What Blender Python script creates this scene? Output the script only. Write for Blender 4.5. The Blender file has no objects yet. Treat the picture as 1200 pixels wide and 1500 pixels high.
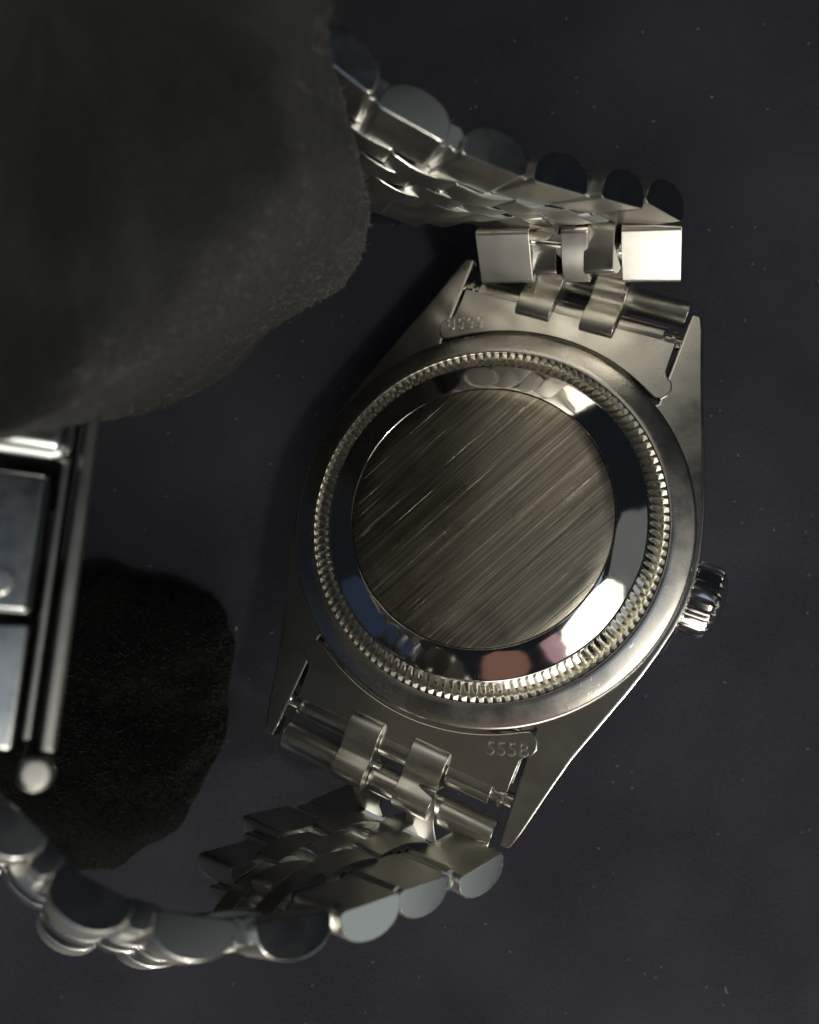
import bpy, bmesh, math, random
from mathutils import Vector, Matrix, noise
random.seed(7)
S = 0.001                      # all lengths below are millimetres
scene = bpy.context.scene
col = scene.collection

# ------------------------------------------------------------------ camera
CAMH = 85.06
cam_d = bpy.data.cameras.new('camera')
cam = bpy.data.objects.new('camera', cam_d); col.objects.link(cam)
cam.location = (0, 0, CAMH * S)
cam.rotation_euler = (0, 0, 0)
cam_d.sensor_fit = 'HORIZONTAL'; cam_d.sensor_width = 36.0
cam_d.lens = 1260.0 / 1200.0 * 36.0
cam_d.clip_start = 0.002; cam_d.clip_end = 10.0
cam_d.dof.use_dof = True
cam_d.dof.focus_distance = 0.0695
cam_d.dof.aperture_fstop = 34.0
scene.camera = cam

# ------------------------------------------------------------------ world: a dark room
world = bpy.data.worlds.new('World'); scene.world = world
world.use_nodes = True
bg = world.node_tree.nodes['Background']
bg.inputs['Color'].default_value = (0.62, 0.76, 1.0, 1); bg.inputs['Strength'].default_value = 0.014

# ------------------------------------------------------------------ lamps
LOOK = Vector((4, 0, 14))
def lamp(name, d, dist, sx, sy, radiance, color, spin=0.0, round_=False):
    ld = bpy.data.lights.new(name, 'AREA')
    ld.shape = 'ELLIPSE' if round_ else 'RECTANGLE'
    ld.size = sx * S; ld.size_y = sy * S
    A = sx * sy * S * S * (math.pi / 4 if round_ else 1)
    ld.energy = radiance * math.pi * A
    ld.color = color
    o = bpy.data.objects.new(name, ld); col.objects.link(o)
    dv = Vector(d).normalized()
    o.location = (LOOK + dv * dist) * S
    o.rotation_euler = (dv.to_track_quat('Z', 'Y').to_matrix() @ Matrix.Rotation(spin, 3, 'Z')).to_euler()
    return o
lamp('desk_lamp_bulb', (.31, -.25, .92), 260, 20, 20, 120, (1.0, .95, .88), round_=True)
lamp('desk_lamp_shade', (.31, -.235, .92), 262, 116, 84, 3.2, (1.0, .96, .80), spin=math.radians(35))
lamp('pink_patch_fill', (.11, -.44, .89), 262, 34, 44, .45, (1.0, .62, .70), spin=math.radians(35))  # added lamp giving the pink patch mirrored in the polished ring
lamp('warm_hand_fill', (-.21, -.54, .82), 260, 62, 56, .20, (1.0, .50, .34))  # added salmon lamp standing in for a hand reflected in the steel
lamp('warm_upper_fill', (-.32, .66, .68), 420, 190, 110, 1.15, (1.0, .95, .82))  # unseen fill, added to brighten the upper lug and end link
lamp('dim_brown_fill', (-.43, .19, .88), 300, 190, 130, .065, (1.0, .84, .58))  # dim brown fill added to lift the lower lug and end link
lamp('overhead_cool_fill', (.08, .06, 1.0), 300, 110, 110, .6, (.60, .74, 1.0))  # made-up cool fill near the camera, lifts the shade inside the loop
lamp('grey_side_fill', (.54, .18, .82), 300, 120, 110, .14, (.95, 1.0, .98))  # added grey fill for the right side of the polished slope
lamp('low_side_fill', (.85, -.42, .30), 420, 200, 260, .46, (.93, 1.0, .98))  # invented side fill for the lower link ends and the crown
lamp('blue_fill', (-.86, -.30, .42), 420, 260, 200, .04, (.30, .52, 1.0))  # added blue fill for the polished slope; no window stands there
lamp('front_fill', (.06, -.88, .43), 420, 480, 180, 2.6, (1.0, .95, .87))  # unseen front fill added to light the cloth and link faces
lamp('front_low_fill', (.05, -.97, .20), 420, 480, 120, 4.2, (1.0, .95, .86))  # second added front fill, brightens inner faces of the upper links

vs = scene.view_settings
vs.view_transform = 'Standard'; vs.look = 'None'; vs.exposure = 0.0; vs.gamma = 1.0
vs.use_curve_mapping = False
scene.render.engine = 'CYCLES'
scene.cycles.use_denoising = True
scene.cycles.max_bounces = 10
scene.cycles.glossy_bounces = 8

# ------------------------------------------------------------------ materials
def newmat(name):
    m = bpy.data.materials.new(name); m.use_nodes = True
    nt = m.node_tree
    b = nt.nodes['Principled BSDF']
    return m, nt, b
def N(nt, t, **kw):
    n = nt.nodes.new(t)
    for k, v in kw.items():
        if k in n.inputs: n.inputs[k].default_value = v
        else: setattr(n, k, v)
    return n
def ramp(nt, src, stops):
    r = nt.nodes.new('ShaderNodeValToRGB')
    e = r.color_ramp.elements
    while len(e) < len(stops): e.new(0.5)
    for i, (p, c) in enumerate(stops):
        e[i].position = p
        e[i].color = (c, c, c, 1) if not isinstance(c, tuple) else (*c, 1)
    nt.links.new(src, r.inputs['Fac'])
    return r

def steel(name, color, r0, r1, grain=0.0, stretch=(1, 1, 1), gscale=3.0, rotz=0.0, smudge=0.35, aniso=0.0, radial=False, bump_d=0.02, scratch=0.0):
    m, nt, b = newmat(name)
    L = nt.links
    tc = N(nt, 'ShaderNodeTexCoord')
    mp = N(nt, 'ShaderNodeMapping'); mp.inputs['Scale'].default_value = (1000, 1000, 1000)
    L.new(tc.outputs['Object'], mp.inputs['Vector'])
    n1 = N(nt, 'ShaderNodeTexNoise'); n1.inputs['Scale'].default_value = smudge; n1.inputs['Detail'].default_value = 6; n1.inputs['Roughness'].default_value = .65
    L.new(mp.outputs[0], n1.inputs['Vector'])
    rr = N(nt, 'ShaderNodeMapRange'); rr.inputs['From Min'].default_value = .35; rr.inputs['From Max'].default_value = .7
    rr.inputs['To Min'].default_value = r0; rr.inputs['To Max'].default_value = r1
    L.new(n1.outputs['Fac'], rr.inputs['Value']); L.new(rr.outputs[0], b.inputs['Roughness'])
    b.inputs['Metallic'].default_value = 1.0
    cr = ramp(nt, n1.outputs['Fac'], [(.3, tuple(c * .95 for c in color)), (.7, color)])
    L.new(cr.outputs['Color'], b.inputs['Base Color'])
    if aniso:
        b.inputs['Anisotropic'].default_value = aniso
        tg = N(nt, 'ShaderNodeTangent'); tg.direction_type = 'RADIAL'; tg.axis = 'Z'
        L.new(tg.outputs[0], b.inputs['Tangent'])
    if grain:
        m0 = N(nt, 'ShaderNodeMapping'); m0.inputs['Rotation'].default_value = (0, 0, rotz)
        L.new(mp.outputs[0], m0.inputs['Vector'])
        m2 = N(nt, 'ShaderNodeMapping'); m2.inputs['Scale'].default_value = stretch
        L.new(m0.outputs[0], m2.inputs['Vector'])
        n2 = N(nt, 'ShaderNodeTexNoise'); n2.inputs['Scale'].default_value = gscale; n2.inputs['Detail'].default_value = 4
        L.new(m2.outputs[0], n2.inputs['Vector'])
        bp = N(nt, 'ShaderNodeBump'); bp.inputs['Strength'].default_value = grain; bp.inputs['Distance'].default_value = bump_d * S
        L.new(n2.outputs['Fac'], bp.inputs['Height'])
        L.new(bp.outputs[0], b.inputs['Normal'])
    if scratch:
        ns = N(nt, 'ShaderNodeTexNoise'); ns.inputs['Scale'].default_value = .7; ns.inputs['Detail'].default_value = 2.5; ns.inputs['Distortion'].default_value = .6
        nm = N(nt, 'ShaderNodeTexNoise'); nm.inputs['Scale'].default_value = .55; nm.inputs['Detail'].default_value = 3
        L.new(mp.outputs[0], ns.inputs['Vector'])
        mo = N(nt, 'ShaderNodeMapping'); mo.inputs['Location'].default_value = (31, 17, 5); L.new(mp.outputs[0], mo.inputs['Vector']); L.new(mo.outputs[0], nm.inputs['Vector'])
        line = ramp(nt, ns.outputs['Fac'], [(.488, 0.0), (.5, 1.0), (.512, 0.0)])
        mask = ramp(nt, nm.outputs['Fac'], [(.56, 0.0), (.66, 1.0)])
        ml = N(nt, 'ShaderNodeMath', operation='MULTIPLY'); L.new(line.outputs['Color'], ml.inputs[0]); L.new(mask.outputs['Color'], ml.inputs[1])
        b2 = N(nt, 'ShaderNodeBump'); b2.inputs['Strength'].default_value = scratch; b2.inputs['Distance'].default_value = .03 * S
        L.new(ml.outputs[0], b2.inputs['Height'])
        if grain: L.new(bp.outputs[0], b2.inputs['Normal'])
        L.new(b2.outputs[0], b.inputs['Normal'])
    return m

STEEL = (.66, .64, .585)
M = {}
M['case'] = steel('brushed_case_steel', STEEL, .18, .27, .14, (.5, 6, 3), 5.0, .0, bump_d=.008, scratch=.06)
M['case_edge'] = steel('polished_case_edge', STEEL, .10, .18)
M['ring'] = steel('circular_brushed_steel', (.63, .60, .55), .22, .32, aniso=.55, scratch=.15)
M['polish'] = steel('polished_steel', (.72, .70, .67), .05, .11, smudge=.5, scratch=.05)
M['coin'] = steel('coin_edge_steel', (.72, .70, .62), .26, .36)
M['endlink'] = steel('satin_end_link_steel', (.65, .63, .57), .20, .28, .14, (1, 1, 1), 6, bump_d=.012, scratch=.08)
M['link'] = steel('brushed_link_steel', (.70, .68, .63), .30, .40, .25, (9, 3, 4), 6.0, bump_d=.008, scratch=.1)
M['link_in'] = steel('satin_inner_face_steel', (.70, .68, .62), .29, .37, .25, (6, 6, 4), 6.0, bump_d=.01)
M['link_hook'] = steel('satin_hook_steel', (.70, .68, .61), .27, .36, .2, (6, 6, 4), 6.0, bump_d=.008)
M['link_c'] = steel('polished_link_steel', (.70, .68, .62), .20, .30, .12, (9, 1, 4), 4.0, bump_d=.006)
M['link_side'] = steel('brushed_link_side_steel', (.56, .57, .55), .12, .20, .2, (3, 3, 9), 4.0, bump_d=.008, scratch=.12)
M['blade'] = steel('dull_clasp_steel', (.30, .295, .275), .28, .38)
M['cover'] = steel('satin_clasp_cover_steel', (.52, .55, .54), .18, .28)
M['crown'] = steel('crown_steel', (.72, .70, .68), .08, .18)

def disc_mat():
    m, nt, b = newmat('straight_brushed_disc_steel')
    L = nt.links
    tc = N(nt, 'ShaderNodeTexCoord')
    mp = N(nt, 'ShaderNodeMapping'); mp.inputs['Scale'].default_value = (1000, 1000, 1000)
    L.new(tc.outputs['Object'], mp.inputs['Vector'])
    rz = N(nt, 'ShaderNodeMapping'); rz.inputs['Rotation'].default_value = (0, 0, -math.radians(62))
    L.new(mp.outputs[0], rz.inputs['Vector'])
    def streak(sx, sy, sc, det=3, off=0):
        s = N(nt, 'ShaderNodeMapping'); s.inputs['Scale'].default_value = (sx, sy, 1); s.inputs['Location'].default_value = (off, off, 0)
        L.new(rz.outputs[0], s.inputs['Vector'])
        n = N(nt, 'ShaderNodeTexNoise'); n.inputs['Scale'].default_value = sc; n.inputs['Detail'].default_value = det; n.inputs['Roughness'].default_value = .6
        L.new(s.outputs[0], n.inputs['Vector'])
        return n.outputs['Fac']
    fine = streak(.045, 20, 1.0, 6)
    mid = streak(.06, 5.0, 1.0, 5, 7)
    scr = streak(.045, 18.0, 1.0, 2, 21)
    scr_r = ramp(nt, scr, [(.67, 0.0), (.76, 1.0)])
    blot = N(nt, 'ShaderNodeTexNoise'); blot.inputs['Scale'].default_value = .22; blot.inputs['Detail'].default_value = 4
    L.new(mp.outputs[0], blot.inputs['Vector'])
    # height
    a = N(nt, 'ShaderNodeMath', operation='MULTIPLY'); a.inputs[1].default_value = .30; L.new(mid, a.inputs[0])
    s = N(nt, 'ShaderNodeMath', operation='ADD'); L.new(fine, s.inputs[0]); L.new(a.outputs[0], s.inputs[1])
    c = N(nt, 'ShaderNodeMath', operation='MULTIPLY'); c.inputs[1].default_value = -.8; L.new(scr_r.outputs['Color'], c.inputs[0])
    h = N(nt, 'ShaderNodeMath', operation='ADD'); L.new(s.outputs[0], h.inputs[0]); L.new(c.outputs[0], h.inputs[1])
    bp = N(nt, 'ShaderNodeBump'); bp.inputs['Strength'].default_value = .8; bp.inputs['Distance'].default_value = .02 * S
    L.new(h.outputs[0], bp.inputs['Height']); L.new(bp.outputs[0], b.inputs['Normal'])
    b.inputs['Metallic'].default_value = 1
    rr = N(nt, 'ShaderNodeMapRange'); rr.inputs['From Min'].default_value = .35; rr.inputs['From Max'].default_value = .68
    rr.inputs['To Min'].default_value = .22; rr.inputs['To Max'].default_value = .40
    L.new(blot.outputs['Fac'], rr.inputs['Value']); L.new(rr.outputs[0], b.inputs['Roughness'])
    tone = ramp(nt, mid, [(.35, (.22, .20, .155)), (.65, (.49, .45, .36))])
    L.new(tone.outputs['Color'], b.inputs['Base Color'])
    return m
M['disc'] = disc_mat()

def velvet(name, c0, c1, scale, bump, sheen, bd=.25, mottle=.06):
    m, nt, b = newmat(name)
    L = nt.links
    tc = N(nt, 'ShaderNodeTexCoord')
    mp = N(nt, 'ShaderNodeMapping'); mp.inputs['Scale'].default_value = (1000, 1000, 1000)
    L.new(tc.outputs['Object'], mp.inputs['Vector'])
    n1 = N(nt, 'ShaderNodeTexNoise'); n1.inputs['Scale'].default_value = scale; n1.inputs['Detail'].default_value = 6; n1.inputs['Roughness'].default_value = .7
    n2 = N(nt, 'ShaderNodeTexNoise'); n2.inputs['Scale'].default_value = mottle; n2.inputs['Detail'].default_value = 5
    L.new(mp.outputs[0], n1.inputs['Vector']); L.new(mp.outputs[0], n2.inputs['Vector'])
    mx = N(nt, 'ShaderNodeMath', operation='MULTIPLY_ADD'); mx.inputs[1].default_value = .55; L.new(n1.outputs['Fac'], mx.inputs[0])
    k = N(nt, 'ShaderNodeMath', operation='MULTIPLY'); k.inputs[1].default_value = .45; L.new(n2.outputs['Fac'], k.inputs[0]); L.new(k.outputs[0], mx.inputs[2])
    r = ramp(nt, mx.outputs[0], [(.32, c0), (.68, c1)])
    L.new(r.outputs['Color'], b.inputs['Base Color'])
    b.inputs['Roughness'].default_value = .95
    b.inputs['Specular IOR Level'].default_value = .15
    b.inputs['Sheen Weight'].default_value = sheen
    b.inputs['Sheen Roughness'].default_value = .5
    bp = N(nt, 'ShaderNodeBump'); bp.inputs['Strength'].default_value = bump; bp.inputs['Distance'].default_value = bd * S
    L.new(n1.outputs['Fac'], bp.inputs['Height']); L.new(bp.outputs[0], b.inputs['Normal'])
    return m
M['cloth'] = velvet('charcoal_velvet_cloth', (.014, .0155, .024), (.073, .072, .094), 7.0, 1.0, .03, .3, .05)
M['cushion'] = velvet('black_plush', (.003, .0033, .003), (.018, .0186, .017), 3.0, .7, .10, .5, .12)
def plain(name, c, rough=.6, metal=0):
    m, nt, b = newmat(name)
    b.inputs['Base Color'].default_value = (*c, 1); b.inputs['Roughness'].default_value = rough; b.inputs['Metallic'].default_value = metal
    return m
M['mound'] = velvet('deep_black_plush', (.0008, .0008, .0008), (.0045, .005, .0048), 2.6, .35, .0, .8, .12)  # much blacker than the plush of the cushion body
M['lint'] = plain('pale_lint', (.38, .38, .37), .8)
M['pile'] = plain('plush_fibres', (.078, .078, .074), .8)
M['mound_pile'] = plain('black_fibres', (.006, .006, .006), .8)
M['gap'] = plain('dark_grime', (.02, .018, .015), .6)
M['glass'] = plain('crystal', (.02, .02, .025), .05)

# ------------------------------------------------------------------ mesh helpers
class MB:
    def __init__(s): s.v = []; s.f = []
    def add(s, vs, fs):
        o = len(s.v); s.v += [Vector(v) for v in vs]; s.f += [[i + o for i in f] for f in fs]; return s
    def box(s, a, b):
        x0, y0, z0 = a; x1, y1, z1 = b
        return s.add([(x0,y0,z0),(x1,y0,z0),(x1,y1,z0),(x0,y1,z0),(x0,y0,z1),(x1,y0,z1),(x1,y1,z1),(x0,y1,z1)],
                     [(3,2,1,0),(4,5,6,7),(0,1,5,4),(1,2,6,5),(2,3,7,6),(3,0,4,7)])
    def prism(s, poly, z0, z1):            # polygon counter-clockwise in xy
        n = len(poly)
        return s.add([(x, y, z0) for x, y in poly] + [(x, y, z1) for x, y in poly],
                     [list(range(n))[::-1], list(range(n, 2 * n))] + [(i, (i + 1) % n, n + (i + 1) % n, n + i) for i in range(n)])
    def extrude_x(s, poly, x0, x1):        # polygon in (y, z), swept along x
        n = len(poly)
        return s.add([(x0, y, z) for y, z in poly] + [(x1, y, z) for y, z in poly],
                     [list(range(n))[::-1], list(range(n, 2 * n))] + [(i, (i + 1) % n, n + (i + 1) % n, n + i) for i in range(n)])
    def tube(s, p, q, r, n=20, r2=None):
        p = Vector(p); q = Vector(q); d = (q - p).normalized()
        a = d.orthogonal().normalized(); b = d.cross(a); r2 = r if r2 is None else r2
        vs = [p + (a * math.cos(t) + b * math.sin(t)) * r for t in [2 * math.pi * i / n for i in range(n)]]
        vs += [q + (a * math.cos(t) + b * math.sin(t)) * r2 for t in [2 * math.pi * i / n for i in range(n)]]
        return s.add(vs, [list(range(n))[::-1], list(range(n, 2 * n))] + [(i, (i + 1) % n, n + (i + 1) % n, n + i) for i in range(n)])
    def lathe(s, prof, n=192, close_top=False, close_bottom=False):   # profile (r, z), from outside/bottom to inside/top
        vs = []; fs = []; m = len(prof)
        for i in range(n):
            t = 2 * math.pi * i / n; c, sn = math.cos(t), math.sin(t)
            vs += [(r * c, r * sn, z) for r, z in prof]
        for i in range(n):
            j = (i + 1) % n
            for k in range(m - 1):
                fs.append((i * m + k, j * m + k, j * m + k + 1, i * m + k + 1))
        if close_top: fs.append([i * m + m - 1 for i in range(n)])
        if close_bottom: fs.append([i * m for i in range(n)][::-1])
        return s.add(vs, fs)
    def mesh(s, name, mats, angle=35, bevel=0, bevel_angle=40, segs=2, side_fn=None):
        bm = bmesh.new()
        for v in s.v: bm.verts.new(v)
        bm.verts.ensure_lookup_table()
        for f in s.f:
            try: bm.faces.new([bm.verts[i] for i in f])
            except ValueError: pass
        bmesh.ops.recalc_face_normals(bm, faces=bm.faces)
        if bevel:
            ed = [e for e in bm.edges if e.is_manifold and e.calc_face_angle(0) > math.radians(bevel_angle)]
            bmesh.ops.bevel(bm, geom=ed, offset=bevel, segments=segs, profile=.5, affect='EDGES', clamp_overlap=True)
        if side_fn:
            for f in bm.faces: f.material_index = side_fn(f)
        bmesh.ops.scale(bm, vec=(S, S, S), verts=bm.verts)
        me = bpy.data.meshes.new(name); bm.to_mesh(me); bm.free()
        for mt in (mats if isinstance(mats, (list, tuple)) else [mats]): me.materials.append(mt)
        me.shade_smooth(); me.set_sharp_from_angle(angle=math.radians(angle))
        if bevel: me['wn'] = 1
        return me

def mm(mat4):                              # world matrix given in millimetres
    r = mat4.copy(); r.translation = mat4.translation * S; return r
def link_obj(name, me, parent=None, mat4=None):
    o = bpy.data.objects.new(name, me); col.objects.link(o)
    W = mm(mat4) if mat4 is not None else Matrix.Identity(4)
    if parent is not None:
        o.parent = parent
        bpy_world = WORLD[parent.name]
        o.matrix_basis = bpy_world.inverted() @ W
    else:
        o.matrix_basis = W
    WORLD[o.name] = W
    if me.get('wn'):
        md = o.modifiers.new('weighted_normals', 'WEIGHTED_NORMAL'); md.keep_sharp = True; md.weight = 80
    return o
WORLD = {}
def thing(name, label, cat, loc_mm):
    o = bpy.data.objects.new(name, None); col.objects.link(o)
    o.empty_display_size = .005
    o.matrix_basis = mm(Matrix.Translation(loc_mm)); WORLD[o.name] = o.matrix_basis.copy()
    o['label'] = label; o['category'] = cat
    return o

# ------------------------------------------------------------------ setting: the dark cloth
def cloth():
    mb = MB(); n = 60; X = 260
    vs = []; fs = []
    for j in range(n + 1):
        for i in range(n + 1):
            x = (i / n - .5) * 2 * X; y = (j / n - .5) * 2 * X
            z = noise.noise(Vector((x * .02, y * .02, 3))) * .35
            vs.append((x, y, z - .3))
    for j in range(n):
        for i in range(n):
            a = j * (n + 1) + i; fs.append((a, a + 1, a + n + 2, a + n + 1))
    mb.add(vs, fs)
    o = link_obj('cloth_surface', mb.mesh('cloth_surface', M['cloth'], 80))
    o['kind'] = 'structure'; o['label'] = 'dark charcoal velvety cloth under the watch'
cloth()

# ------------------------------------------------------------------ watch: pose of the case
R3 = Matrix(((.89006461, .37527543, -.25875343), (-.32021329, .91874911, .23100544), (.32442015, -.12275348, .93791425)))
CASE = Matrix.Translation((6.0757, -.6736, CAMH - 70.7647)) @ R3.to_4x4()   # case frame: x to the crown, y to 12, z out of the back
WATCH = thing('wristwatch', 'steel wristwatch lying back up with its linked bracelet closed in a loop', 'watch', CASE @ Vector((-15, 0, -9)))
def part(name, me, mat4=CASE, parent=None):
    return link_obj(name, me, parent or WATCH, mat4)

# --- middle case with four lugs
half = [(22.3, 10.45), (22.1, 10.75), (21, 11.2), (19, 11.85), (17, 12.5), (15, 13.2), (13, 13.9), (11, 14.6), (9, 15.3), (7, 15.95), (5, 16.5), (3, 16.95), (1, 17.2)]
right = [(x, -y) for y, x in half] + [(x, y) for y, x in half[::-1]]
inn_r = 16.2
notch = [(9.75, 22.3), (9.75, 18), (9.75, 14.0)]
arc_top = [(inn_r * math.sin(a), inn_r * math.cos(a)) for a in [math.radians(d) for d in range(34, -35, -4)]]
top_seq = notch + arc_top + [(-x, y) for x, y in notch[::-1]]
left = [(-x, y) for y, x in half] + [(-x, -y) for y, x in half[::-1]]
bot_seq = [(-x, -y) for x, y in top_seq]
outline = right + top_seq + left + bot_seq
def reach(p):                             # the lower pair of lugs is a little longer
    x, y = p; t = max(0, min(1, (-y - 15) / 7.3))
    return (x + math.copysign(.45 * t, x), y - .8 * t) if abs(x) > 9 else p
outline = [reach(p) for p in outline]
def case_mesh():
    mb = MB()
    n = len(outline)
    def lowz(x, y): 
        a = abs(y)
        return -6.4 if a < 12 else -6.4 + (a - 12) / 10.3 * 3.2
    vs = [(x, y, lowz(x, y)) for x, y in outline] + [(x, y, -.8) for x, y in outline]
    mb.add(vs, [list(range(n))[::-1], list(range(n, 2 * n))] + [(i, (i + 1) % n, n + (i + 1) % n, n + i) for i in range(n)])
    bm_f = lambda f: 0 if f.normal.z > .9 else 1
    return mb.mesh('middle_case', [M['case'], M['case_edge']], 30, .28, 55, 2, bm_f)
part('middle_case', case_mesh())
# back ring: raised brushed ring that the lid screws into
part('back_ring', MB().lathe([(16.6, -1.6), (16.72, -.9), (16.74, -.46), (16.68, -.36), (16.5, -.28), (16.0, -.12), (15.2, .09), (14.86, .17), (14.76, .15), (14.70, .04), (14.6, -1.2)], 256).mesh('back_ring', M['ring'], 50))
# lid: polished slope
lid = part('case_back', MB().lathe([(14.6, -.6), (13.25, .88), (13.18, 1.0), (13.0, 1.09), (12.4, 1.35), (11.8, 1.62), (11.2, 1.89), (10.86, 2.03), (10.76, 2.06), (10.70, 2.02), (10.66, 1.9), (10.66, 1.5)], 256).mesh('case_back', M['polish'], 45))
def coin():
    mb = MB(); T = 132; K = 7; n = T * 2; pts = []
    for i in range(n):
        a = 2 * math.pi * i / n; ridge = i % 2
        for k in range(K):
            u = k / (K - 1)
            r = 14.66 - 1.5 * u; z = .04 + .98 * u
            bulge = min(1, 2.6 * u) * min(1, 1.35 * (1 - u)) if ridge else math.sin(math.pi * u)
            off = .24 * bulge if ridge else -.62 * bulge
            r += off * .52; z += off * .85
            pts.append((r * math.cos(a), r * math.sin(a), z))
    fs = [(i * K + k, ((i + 1) % n) * K + k, ((i + 1) % n) * K + k + 1, i * K + k + 1) for i in range(n) for k in range(K - 1)]
    mb.add(pts, fs)
    return mb.mesh('coin_edge', M['coin'], 12)
part('coin_edge', coin(), parent=lid)
part('centre_disc', MB().lathe([(10.62, 1.6), (10.62, 2.08), (10.52, 2.14), (9.5, 2.17), (7, 2.20), (4, 2.215)], 192, True).mesh('centre_disc', M['disc'], 40), parent=lid)
# dial side, resting on the cloth
part('bezel', MB().lathe([(15.2, -5.9), (16.9, -6.2), (17.2, -6.6), (16.6, -8.3), (15.4, -8.8), (15.0, -8.6)], 128).mesh('bezel', M['polish'], 30))
part('crystal', MB().lathe([(15.1, -8.3), (15.0, -8.9), (14.6, -9.1), (.02, -9.1)], 96, True).mesh('crystal', M['glass'], 30))

# --- end links with stamped numbers
def endlink_mesh():
    mb = MB()
    arc = [(17.05 * math.sin(a), 17.05 * math.cos(a)) for a in [math.radians(d) for d in range(-31, 32, 2)]]
    ear_r = [(9.4, 14.3), (9.9, 14.35), (10.3, 14.8), (10.45, 15.4), (10.25, 15.95), (9.8, 16.3), (9.55, 16.7), (9.5, 18.0), (9.5, 19.3), (8.35, 19.3)]
    ear_l = [(-x, y) for x, y in ear_r[::-1]]
    poly = ear_l + arc + ear_r
    mb.prism(poly[::-1], -1.3, -.62)
    me = mb
    # rolled edge that wraps the spring bar: three barrels
    def barrel(x0, x1):
        yc, zc, r = 19.75, -1.72, 1.12
        pts = [(18.6, -1.2), (18.7, -.72)] + [(yc + r * math.cos(t), zc + r * math.sin(t)) for t in [math.radians(d) for d in range(100, -91, -12)]] + [(18.6, -2.8)]
        me.extrude_x(pts, x0, x1)
    barrel(-8.35, -4.5); barrel(-1.28, 1.38); barrel(4.35, 8.35)
    me.box((-9.6, 15.5, -4.5), (9.6, 18.6, -1.35))
    return me.mesh('end_link', M['endlink'], 35, .12, 50, 2)
EL = endlink_mesh()
FLIP = Matrix.Rotation(math.pi, 4, 'Z')
def text_mesh(body, size):
    cu = bpy.data.curves.new('stamp', 'FONT'); cu.body = body
    cu.size = size * S; cu.extrude = .05 * S; cu.bevel_depth = .012 * S; cu.bevel_resolution = 1; cu.resolution_u = 6
    cu.align_x = 'CENTER'; cu.align_y = 'CENTER'; cu.space_character = 1.12
    o = bpy.data.objects.new('stamp', cu); col.objects.link(o)
    dg = bpy.context.evaluated_depsgraph_get(); dg.update()
    me = bpy.data.meshes.new_from_object(o.evaluated_get(dg)); bpy.data.objects.remove(o)
    me.materials.clear(); me.materials.append(M['coin'])
    return me
STAMP = text_mesh('555B', 1.5)
bar_me = MB().tube((-10.1, 19.75, -1.75), (10.1, 19.75, -1.75), .62, 16).tube((-9.25, 19.75, -1.75), (-8.95, 19.75, -1.75), .95, 16).tube((8.95, 19.75, -1.75), (9.25, 19.75, -1.75), .95, 16).mesh('spring_bar', M['link_c'], 40)
for k in range(2):
    mt = CASE @ FLIP if k else CASE
    e = part('end_link', EL, mt)
    part('spring_bar', bar_me, mt)
    rot = Matrix.Rotation(math.pi + math.radians(20), 4, 'Z')
    part('stamped_number', STAMP, mt @ Matrix.Translation((-8.35, 16.25, -.6)) @ rot, e)

# --- crown
def crown_mesh():
    mb = MB(); T = 22; n = T * 8
    prof = [(17.0, 1.9, 0), (17.45, 2.1, 0), (17.5, 2.75, .15), (17.65, 2.95, 1), (19.15, 2.95, 1), (19.45, 2.8, .6), (19.65, 2.45, 0), (19.9, 2.2, 0), (20.1, 1.6, 0), (20.2, .8, 0), (20.22, .02, 0)]
    vs = []; m = len(prof)
    for i in range(n):
        t = 2 * math.pi * i / n; ph = (i % 8) / 8
        g = max(0, math.cos(2 * math.pi * ph)) ** .7
        for x, r, f in prof:
            rr = r - f * .42 * g
            vs.append((x, rr * math.cos(t), rr * math.sin(t)))
    fs = [(i * m + k, ((i + 1) % n) * m + k, ((i + 1) % n) * m + k + 1, i * m + k + 1) for i in range(n) for k in range(m - 1)]
    mb.add(vs, fs)
    return mb.mesh('crown', M['crown'], 28)
part('crown', crown_mesh(), CASE @ Matrix.Translation((-.45, 0.3, -3.6)))
part('crown_tube', MB().tube((16, .3, -3.6), (17.4, .3, -3.6), 1.5, 32).mesh('crown_tube', M['polish'], 40))

# --- bracelet -------------------------------------------------------
PITCH = 5.55
def link_profile(L, H, crown=0.0):
    h = L / 2; c = .42                       # inner corners are rolled
    pts = []
    for k in range(5):
        t = k / 4 * math.pi / 2
        pts.append((-h + c - c * math.cos(t) , c - c * math.sin(t)))
    for k in range(1, 5):
        u = k / 5; pts.append((-h + c + (L - 2 * c) * u, -crown * math.sin(math.pi * u)))
    for k in range(5):
        t = k / 4 * math.pi / 2
        pts.append((h - c + c * math.sin(t), c - c * math.cos(t)))
    for k in range(1, 12):
        t = k / 12 * math.pi
        pts.append(((h - .02) * math.cos(t), c + (H - c) * math.sin(t) ** .8))
    return pts
def link_mesh(name, L, H, x0, x1, mat, bev=.1, crown=0.0):
    mb = MB().extrude_x(link_profile(L, H, crown), x0, x1)
    fn = lambda f: 1 if abs(f.normal.x) > .9 else (2 if f.normal.z < -.6 else 0)
    return mb.mesh(name, [mat, M['link_side'], M['link_in']], 28, bev, 60, 2, fn)
# widths across a 19.4 mm row
OUT_R = link_mesh('outer_link', PITCH - .72, 2.35, 4.32, 9.7, M['link'])
OUT_L = link_mesh('outer_link', PITCH - .72, 2.35, -9.7, -4.32, M['link'])
CEN = link_mesh('centre_link', PITCH - .72, 2.2, -1.28, 1.28, M['link_c'], .1, .30)
INN_R = link_mesh('inner_link', PITCH - .25, 2.2, 1.36, 4.24, M['link_c'], .1, .34)
INN_L = link_mesh('inner_link', PITCH - .25, 2.2, -4.24, -1.36, M['link_c'], .1, .34)

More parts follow.
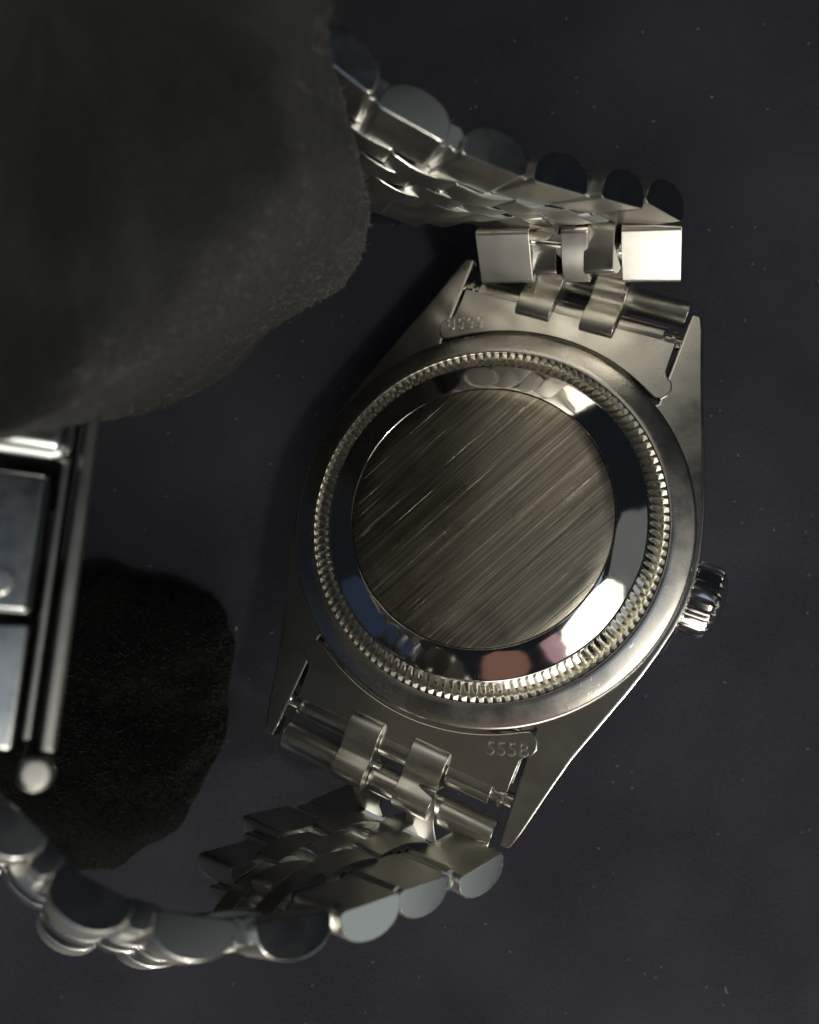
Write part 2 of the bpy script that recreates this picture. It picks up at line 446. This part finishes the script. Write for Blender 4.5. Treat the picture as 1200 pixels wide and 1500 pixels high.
# first row: short barrels, and the hooks that join them to the end link
def barrel_mesh(name, x0, x1, mat):
    pts = [(1.2 * math.cos(t), 1.1 + 1.1 * math.sin(t)) for t in [2 * math.pi * k / 20 for k in range(20)]]
    return MB().extrude_x(pts, x0, x1).mesh(name, [mat, M['link_side']], 40, .1, 60, 2, lambda f: 1 if abs(f.normal.x) > .9 else 0)
BAR_R = barrel_mesh('outer_link', 4.32, 9.7, M['link_hook']); BAR_L = barrel_mesh('outer_link', -9.7, -4.32, M['link_hook']); BAR_C = barrel_mesh('centre_link', -1.28, 1.28, M['link_c'])
def hook_mesh(x0, x1):
    pts = [(18.3, -1.5), (18.28, -.55), (18.36, -.3), (18.55, -.16), (18.9, -.02), (19.5, .06), (20.1, -.02), (20.6, -.22), (21.05, -.38), (21.5, -.36), (21.9, -.16), (22.4, 0), (22.9, -.02), (23.4, -.22), (23.75, -.6), (23.9, -1.1), (23.7, -2.0), (23.0, -2.8), (19.5, -2.8)]
    return MB().extrude_x(pts[::-1], x0, x1).mesh('inner_link', M['link_hook'], 30, .09, 60, 2)
HOOK_R = hook_mesh(1.4, 4.3); HOOK_L = hook_mesh(-4.4, -1.3)

def tube_mesh(x0, x1):
    pts = [(-.8, .45), (-.7, .22), (-.42, .14), (-.12, .24), (0, .34), (.12, .24), (.42, .14), (.7, .22), (.8, .45), (.75, 1.3), (.4, 1.7), (-.4, 1.7), (-.75, 1.3)]
    return MB().extrude_x(pts, x0, x1).mesh('hinge_tube', [M['link'], M['link_side']], 30, .06, 60, 2, lambda f: 1 if abs(f.normal.x) > .9 else 0)
TUBE_R = tube_mesh(4.36, 8.9); TUBE_L = tube_mesh(-8.9, -4.36)
def cpt(x, y, z): return CASE @ Vector((x, y, z))
cx = CASE.to_3x3() @ Vector((1, 0, 0))
# rows: crown-side edge of the inner face (mm), direction across the band towards the crown side, width
top_rows = [
    (cpt(9.5, 22.75, -1.2), cx, 19.2),
    (Vector((21.4, 20.2, 17.4)), Vector((.89, -.09, .36)), 16.8, (-.17, .75, .62)),
    (Vector((19.0, 22.3, 21.0)), Vector((.62, -.15, .76)), 18.2, (-.78, .10, .60)),
    (Vector((15.1, 21.8, 24.2)), Vector((.62, -.19, .75)), 18.2),
    (Vector((10.2, 21.8, 27.0)), Vector((.50, -.16, .85)), 18.0),
    (Vector((5.4, 22.3, 29.6)), Vector((.38, -.12, .91)), 17.8),
    (Vector((.1, 23.8, 32.2)), Vector((.25, -.08, .96)), 17.6),
    (Vector((-4.3, 26.3, 34.0)), Vector((.2, -.08, .97)), 17.4),
    (Vector((-8.8, 29.6, 35.2)), Vector((.15, -.08, .98)), 17.2),
    (Vector((-14.0, 32.0, 36.0)), Vector((.12, -.06, .98)), 17.0),
    (Vector((-19.4, 30.8, 36.6)), Vector((.12, -.02, .98)), 16.8),
    (Vector((-24.0, 27.6, 37.2)), Vector((.18, 0, .97)), 16.6),
    (Vector((-26.6, 22.7, 37.6)), Vector((.25, 0, .97)), 16.4),
    (Vector((-26.9, 17.2, 38.0)), Vector((.30, .03, .95)), 16.2),
]
bot_rows = [
    (cpt(9.5, -22.75, -1.2), cx, 19.2),
    (Vector((5.3, -25.7, 22.4)), Vector((.67, -.05, .74)), 18.4, (-.50, -.14, .86)),
    (Vector((1.1, -25.0, 27.0)), Vector((.70, -.02, .71)), 18.4, (-.62, .06, .78)),
    (Vector((-2.4, -24.2, 31.6)), Vector((.66, .10, .75)), 18.2),
    (Vector((-6.8, -23.7, 34.6)), Vector((.50, .36, .79)), 18.0),
    (Vector((-11.9, -22.7, 36.6)), Vector((.40, .45, .80)), 17.8),
    (Vector((-17.0, -20.3, 38.0)), Vector((.38, .48, .79)), 17.4),
    (Vector((-20.9, -15.8, 39.2)), Vector((.45, .39, .80)), 17.0),
]
LOOP_C = Vector((-8, 0, 24))
def frames(rows):
    cen = [e - w.normalized() * (W / 2) for e, w, W in [r[:3] for r in rows]]
    out = []
    for k, row in enumerate(rows):
        e, w, W = row[:3]
        a = cen[max(k - 1, 0)]; b = cen[min(k + 1, len(cen) - 1)]
        t = (b - a) * .3 + (rows[min(k + 1, len(rows) - 1)][0] - rows[max(k - 1, 0)][0]) * .7
        if len(row) > 3: t = Vector(row[3])
        if k == 0: t = (cen[1] - cen[0]) * .35 + rows_dir * .65 * PITCH
        w = w.normalized(); t = (t - w * t.dot(w)).normalized()
        n = w.cross(t)
        if n.dot(cen[k] - LOOP_C) < 0 and k > 0: n = -n
        if k == 0: n = n if n.dot(CASE.to_3x3() @ Vector((0, 0, 1))) < 0 else -n
        out.append((cen[k], w, t, n, W))
    return out
def frame_matrix(c, w, t, n, W):
    if w.cross(t).dot(n) < 0: t = -t
    m3 = Matrix((w * (W / 19.4), t, n)).transposed()
    return Matrix.Translation(c) @ m3.to_4x4()
def build_side(rows, sgn):
    global rows_dir
    rows_dir = CASE.to_3x3() @ Vector((0, sgn, 0))
    fr = frames(rows)
    hm = CASE if sgn > 0 else CASE @ FLIP
    part('inner_link', HOOK_R, hm); part('inner_link', HOOK_L, hm)
    for k, (c, w, t, n, W) in enumerate(fr):
        m = frame_matrix(c, w, t, n, W)
        if k == 0:
            m = frame_matrix(c, w, rows_dir, n, W)
            part('outer_link', BAR_R, m); part('outer_link', BAR_L, m); part('centre_link', BAR_C, m)
        else:
            part('outer_link', OUT_R, m); part('outer_link', OUT_L, m); part('centre_link', CEN, m)
        if k + 1 < len(fr):
            c2, w2, t2, n2, W2 = fr[k + 1]
            wc = (w + w2).normalized(); tt = c2 - c; tt = (tt - wc * tt.dot(wc)).normalized()
            nn = wc.cross(tt)
            if nn.dot(n + n2) < 0: nn = -nn
            mi = frame_matrix((c + c2) / 2 + nn * (-.12 if k else .5), wc, tt, nn, (W + W2) / 2)
            part('inner_link', INN_R, mi); part('inner_link', INN_L, mi)
            if k > 1 or (k and sgn < 0):
                part('hinge_tube', TUBE_R, mi); part('hinge_tube', TUBE_L, mi)
    return fr
ft = build_side(top_rows, 1)
fb = build_side(bot_rows, -1)

# --- folding clasp (seen from its edge)
ct = Vector((.055, .97, -.21)).normalized(); cw = Vector((.38, .22, .90)); cw = (cw - ct * cw.dot(ct)).normalized(); cn = cw.cross(ct)
if cn.x > 0: cn = -cn
org = Vector((-18.3, -3.2, 38.4)) - cw * 8.0        # on the inner blade, mid length
# local frame: x across (towards camera), y along the clasp, z outward
CL = Matrix.Translation(org) @ Matrix((cw, cn.cross(cw), cn)).transposed().to_4x4()
if (cn.cross(cw)).dot(ct) < 0: CL = CL @ Matrix.Rotation(math.pi, 4, 'X') @ Matrix.Scale(1, 4)
def rbox(x0, x1, y0, y1, z0, z1, bev, mat='cover'):
    return MB().box((x0, y0, z0), (x1, y1, z1)).mesh('clasp_piece', M[mat], 40, bev, 50, 3)
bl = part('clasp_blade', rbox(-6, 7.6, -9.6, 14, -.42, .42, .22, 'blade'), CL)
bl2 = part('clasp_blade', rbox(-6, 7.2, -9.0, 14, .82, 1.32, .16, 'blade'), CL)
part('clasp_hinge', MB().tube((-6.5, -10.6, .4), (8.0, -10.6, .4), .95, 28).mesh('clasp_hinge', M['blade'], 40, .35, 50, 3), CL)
# cover made of a lower shell, a plate with a rivet and the upper box with a rounded lip
def shell(y0, y1, zin, zout, xw):
    mb = MB(); n = 14
    pts = []
    for k in range(n + 1):
        t = math.pi * k / n
        pts.append((y0 + (y1 - y0) * (0.5 - .5 * math.cos(t)), zin + (zout - zin) * math.sin(t) ** .6))
    mb.extrude_x(pts, -xw, xw)
    return mb.mesh('clasp_shell', M['cover'], 30, .2, 60, 2)
part('clasp_cover', shell(-9.5, -3.0, 1.7, 5.6, 8.0), CL)
pl = part('clasp_plate', rbox(-7.8, 7.9, -2.6, 5.2, 1.75, 5.6, .45), CL)
part('rivet', MB().tube((7.8, -.9, 3.5), (8.15, -.9, 3.5), .75, 24).mesh('rivet', M['link_c'], 40, .12, 50, 2), CL, pl)
part('clasp_box', rbox(-8.2, 8.6, 5.9, 16, .75, 7.5, 1.1), CL)

# ------------------------------------------------------------------ plush cushion inside the loop
def cushion():
    # equator of the cushion (mm): the low corner points to the case, the far end is higher
    eq = [(-5.0, 42.0, 37), (-5.3, 32.2, 34), (-4.4, 27.0, 30), (-3.2, 22.6, 26.5), (-2.85, 20.8, 25), (-3.7, 17.9, 24), (-6.0, 15.4, 26), (-8.6, 13.8, 29.5),
          (-12.3, 11.0, 33.5), (-15.0, 8.0, 37.5), (-16.4, 6.2, 40.5), (-18.6, 4.2, 43), (-22, 3.4, 44), (-27, 4.0, 42), (-31, 8, 38), (-33, 16, 32), (-33, 28, 28), (-30, 38, 28), (-23, 45, 30), (-12, 47, 34)]
    C = Vector((-17, 24, 0))
    n = len(eq); P = []
    for i in range(n):
        p0, p1, p2, p3 = [Vector(eq[(i + k) % n]) for k in (-1, 0, 1, 2)]
        for s in range(8):
            u = s / 8
            P.append(.5 * ((2 * p1) + (p2 - p0) * u + (2 * p0 - 5 * p1 + 4 * p2 - p3) * u * u + (3 * p1 - p0 - 3 * p2 + p3) * u ** 3))
    m = len(P)
    levels = [(-1 + k / 8, 0.74 + .26 * math.sin(k / 8 * math.pi / 2)) for k in range(9)]
    levels += [(math.sin(a), max(.02, math.cos(a) ** .7)) for a in [k / 18 * math.pi / 2 for k in range(1, 19)]]
    TOP = 44.5
    vs = []
    for h, sc in levels:
        for p in P:
            q = Vector((C.x + (p.x - C.x) * sc, C.y + (p.y - C.y) * sc, 0))
            if h <= 0: q.z = p.z * (1 + h); q.y += -h * 4
            else: q.z = p.z + (TOP - p.z) * h
            v = q
            d = noise.noise(v * .12) * 1.0 + noise.noise(v * .35 + Vector((5, 1, 2))) * .5 + noise.noise(v * .9) * .22
            r = Vector((p.x - C.x, p.y - C.y, 0)).normalized()
            v = v + r * d * .7 * min(1, sc * 2) + Vector((0, 0, d * .8 if h > -.9 else 0))
            vs.append(v)
    fs = []
    for l in range(len(levels) - 1):
        for i in range(m):
            j = (i + 1) % m
            fs.append((l * m + i, l * m + j, (l + 1) * m + j, (l + 1) * m + i))
    fs.append([(len(levels) - 1) * m + i for i in range(m)])
    mb = MB(); mb.add(vs, fs)
    return mb, C
cmb, cC = cushion()
CU = thing('plush_cushion', 'black plush cushion pushed inside the bracelet loop', 'cushion', Vector((cC.x, cC.y, 0)))
part('cushion_body', cmb.mesh('cushion_body', M['cushion'], 80), Matrix.Identity(4), CU)
def pile():
    mb = MB(); vs = []; fs = []
    quads = [f for f in cmb.f if len(f) == 4]
    V = cmb.v
    for _ in range(120000):
        f = random.choice(quads)
        a, b, c, d = [V[i] for i in f]
        u, w = random.random(), random.random()
        p = a.lerp(b, u).lerp(d.lerp(c, u), w)
        n = (b - a).cross(d - a)
        if n.length < 1e-6: continue
        n.normalize()
        if n.z < -.3 or p.z < 4: continue
        dr = (n + Vector((random.gauss(0, .6), random.gauss(0, .6), random.gauss(0, .6)))).normalized()
        Lh = random.uniform(.15, .5) if random.random() > .008 else random.uniform(.6, 1.4)
        s = dr.orthogonal().normalized() * .028
        q = p + dr * Lh * .6 + Vector((random.gauss(0, .08), random.gauss(0, .08), random.gauss(0, .08)))
        e = p + dr * Lh + Vector((random.gauss(0, .15), random.gauss(0, .15), random.gauss(0, .15)))
        o = len(vs)
        vs += [p - s, p + s, q + s * .8, q - s * .8, e]
        fs += [(o, o + 1, o + 2, o + 3), (o + 3, o + 2, o + 4)]
    mb.v = vs; mb.f = fs
    me = bpy.data.meshes.new('pile')
    me.from_pydata([v * S for v in vs], [], fs); me.materials.append(M['pile'])
    return me
def mound():  # low near-black plush mound at the lower left of the loop
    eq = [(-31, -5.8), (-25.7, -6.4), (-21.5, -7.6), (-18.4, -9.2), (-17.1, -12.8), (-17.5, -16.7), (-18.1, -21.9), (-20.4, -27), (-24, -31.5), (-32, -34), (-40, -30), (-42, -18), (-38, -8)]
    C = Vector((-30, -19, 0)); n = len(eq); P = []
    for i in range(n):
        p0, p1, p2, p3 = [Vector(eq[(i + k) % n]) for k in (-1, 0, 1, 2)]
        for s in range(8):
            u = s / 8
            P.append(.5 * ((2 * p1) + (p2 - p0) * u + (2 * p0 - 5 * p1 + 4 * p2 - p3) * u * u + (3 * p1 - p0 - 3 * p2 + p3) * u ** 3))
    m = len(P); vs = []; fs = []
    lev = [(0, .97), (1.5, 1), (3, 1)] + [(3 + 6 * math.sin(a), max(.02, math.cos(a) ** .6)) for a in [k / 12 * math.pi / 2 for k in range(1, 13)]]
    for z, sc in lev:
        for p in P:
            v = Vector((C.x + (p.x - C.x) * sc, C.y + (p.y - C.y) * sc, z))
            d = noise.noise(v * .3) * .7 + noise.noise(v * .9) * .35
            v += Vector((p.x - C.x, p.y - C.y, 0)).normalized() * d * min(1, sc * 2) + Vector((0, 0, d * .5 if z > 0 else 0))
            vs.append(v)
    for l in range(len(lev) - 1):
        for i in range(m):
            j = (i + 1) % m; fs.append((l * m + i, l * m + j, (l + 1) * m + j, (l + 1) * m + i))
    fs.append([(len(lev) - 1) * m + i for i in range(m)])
    mb = MB(); mb.add(vs, fs); return mb.mesh('black_mound', M['mound'], 80)
mound_me = mound(); part('black_mound', mound_me, Matrix.Identity(4), CU)
def mound_pile():
    vs = []; fs = []; polys = [p for p in mound_me.polygons if len(p.vertices) == 4]
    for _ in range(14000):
        p = random.choice(polys); q = [mound_me.vertices[i].co / S for i in p.vertices]
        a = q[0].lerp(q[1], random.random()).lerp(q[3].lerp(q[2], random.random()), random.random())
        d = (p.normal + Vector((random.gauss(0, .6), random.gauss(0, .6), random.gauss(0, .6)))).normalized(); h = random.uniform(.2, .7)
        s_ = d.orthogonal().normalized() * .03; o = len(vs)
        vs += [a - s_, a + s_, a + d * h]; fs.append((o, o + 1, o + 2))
    me = bpy.data.meshes.new('mound_pile'); me.from_pydata([v * S for v in vs], [], fs); me.materials.append(M['mound_pile']); return me
lp = part('pile', mound_pile(), Matrix.Identity(4), CU); lp['kind'] = 'stuff'
pl_o = part('pile', pile(), Matrix.Identity(4), CU); pl_o['kind'] = 'stuff'

# ------------------------------------------------------------------ lint on the cloth
def lint():
    vs = []; fs = []
    for _ in range(260):
        x = random.uniform(-42, 42); y = random.uniform(-52, 52)
        big = random.random() < .045
        Lh = random.uniform(.35, .9) if big else random.uniform(.08, .28)
        a = random.uniform(0, 6.28); w = .045 if big else .03
        bend = random.gauss(0, .5)
        p = Vector((x, y, .22)); pts = [p]
        for k in range(3):
            p = p + Vector((math.cos(a), math.sin(a), random.uniform(0, .25))) * Lh / 3; a += bend; pts.append(p)
        for k in range(3):
            d = (pts[k + 1] - pts[k]).normalized(); s = Vector((-d.y, d.x, 0)) * w; u = Vector((0, 0, w * 1.4))
            o = len(vs)
            vs += [pts[k] - s, pts[k] + s, pts[k] + u, pts[k + 1] - s, pts[k + 1] + s, pts[k + 1] + u]
            fs += [(o, o + 3, o + 5, o + 2), (o + 1, o + 2, o + 5, o + 4), (o, o + 1, o + 4, o + 3)]
    me = bpy.data.meshes.new('lint'); me.from_pydata([v * S for v in vs], [], fs); me.materials.append(M['lint'])
    o = link_obj('lint', me); o['kind'] = 'stuff'; o['label'] = 'pale specks of lint and dust scattered on the dark cloth'; o['category'] = 'lint'
lint()
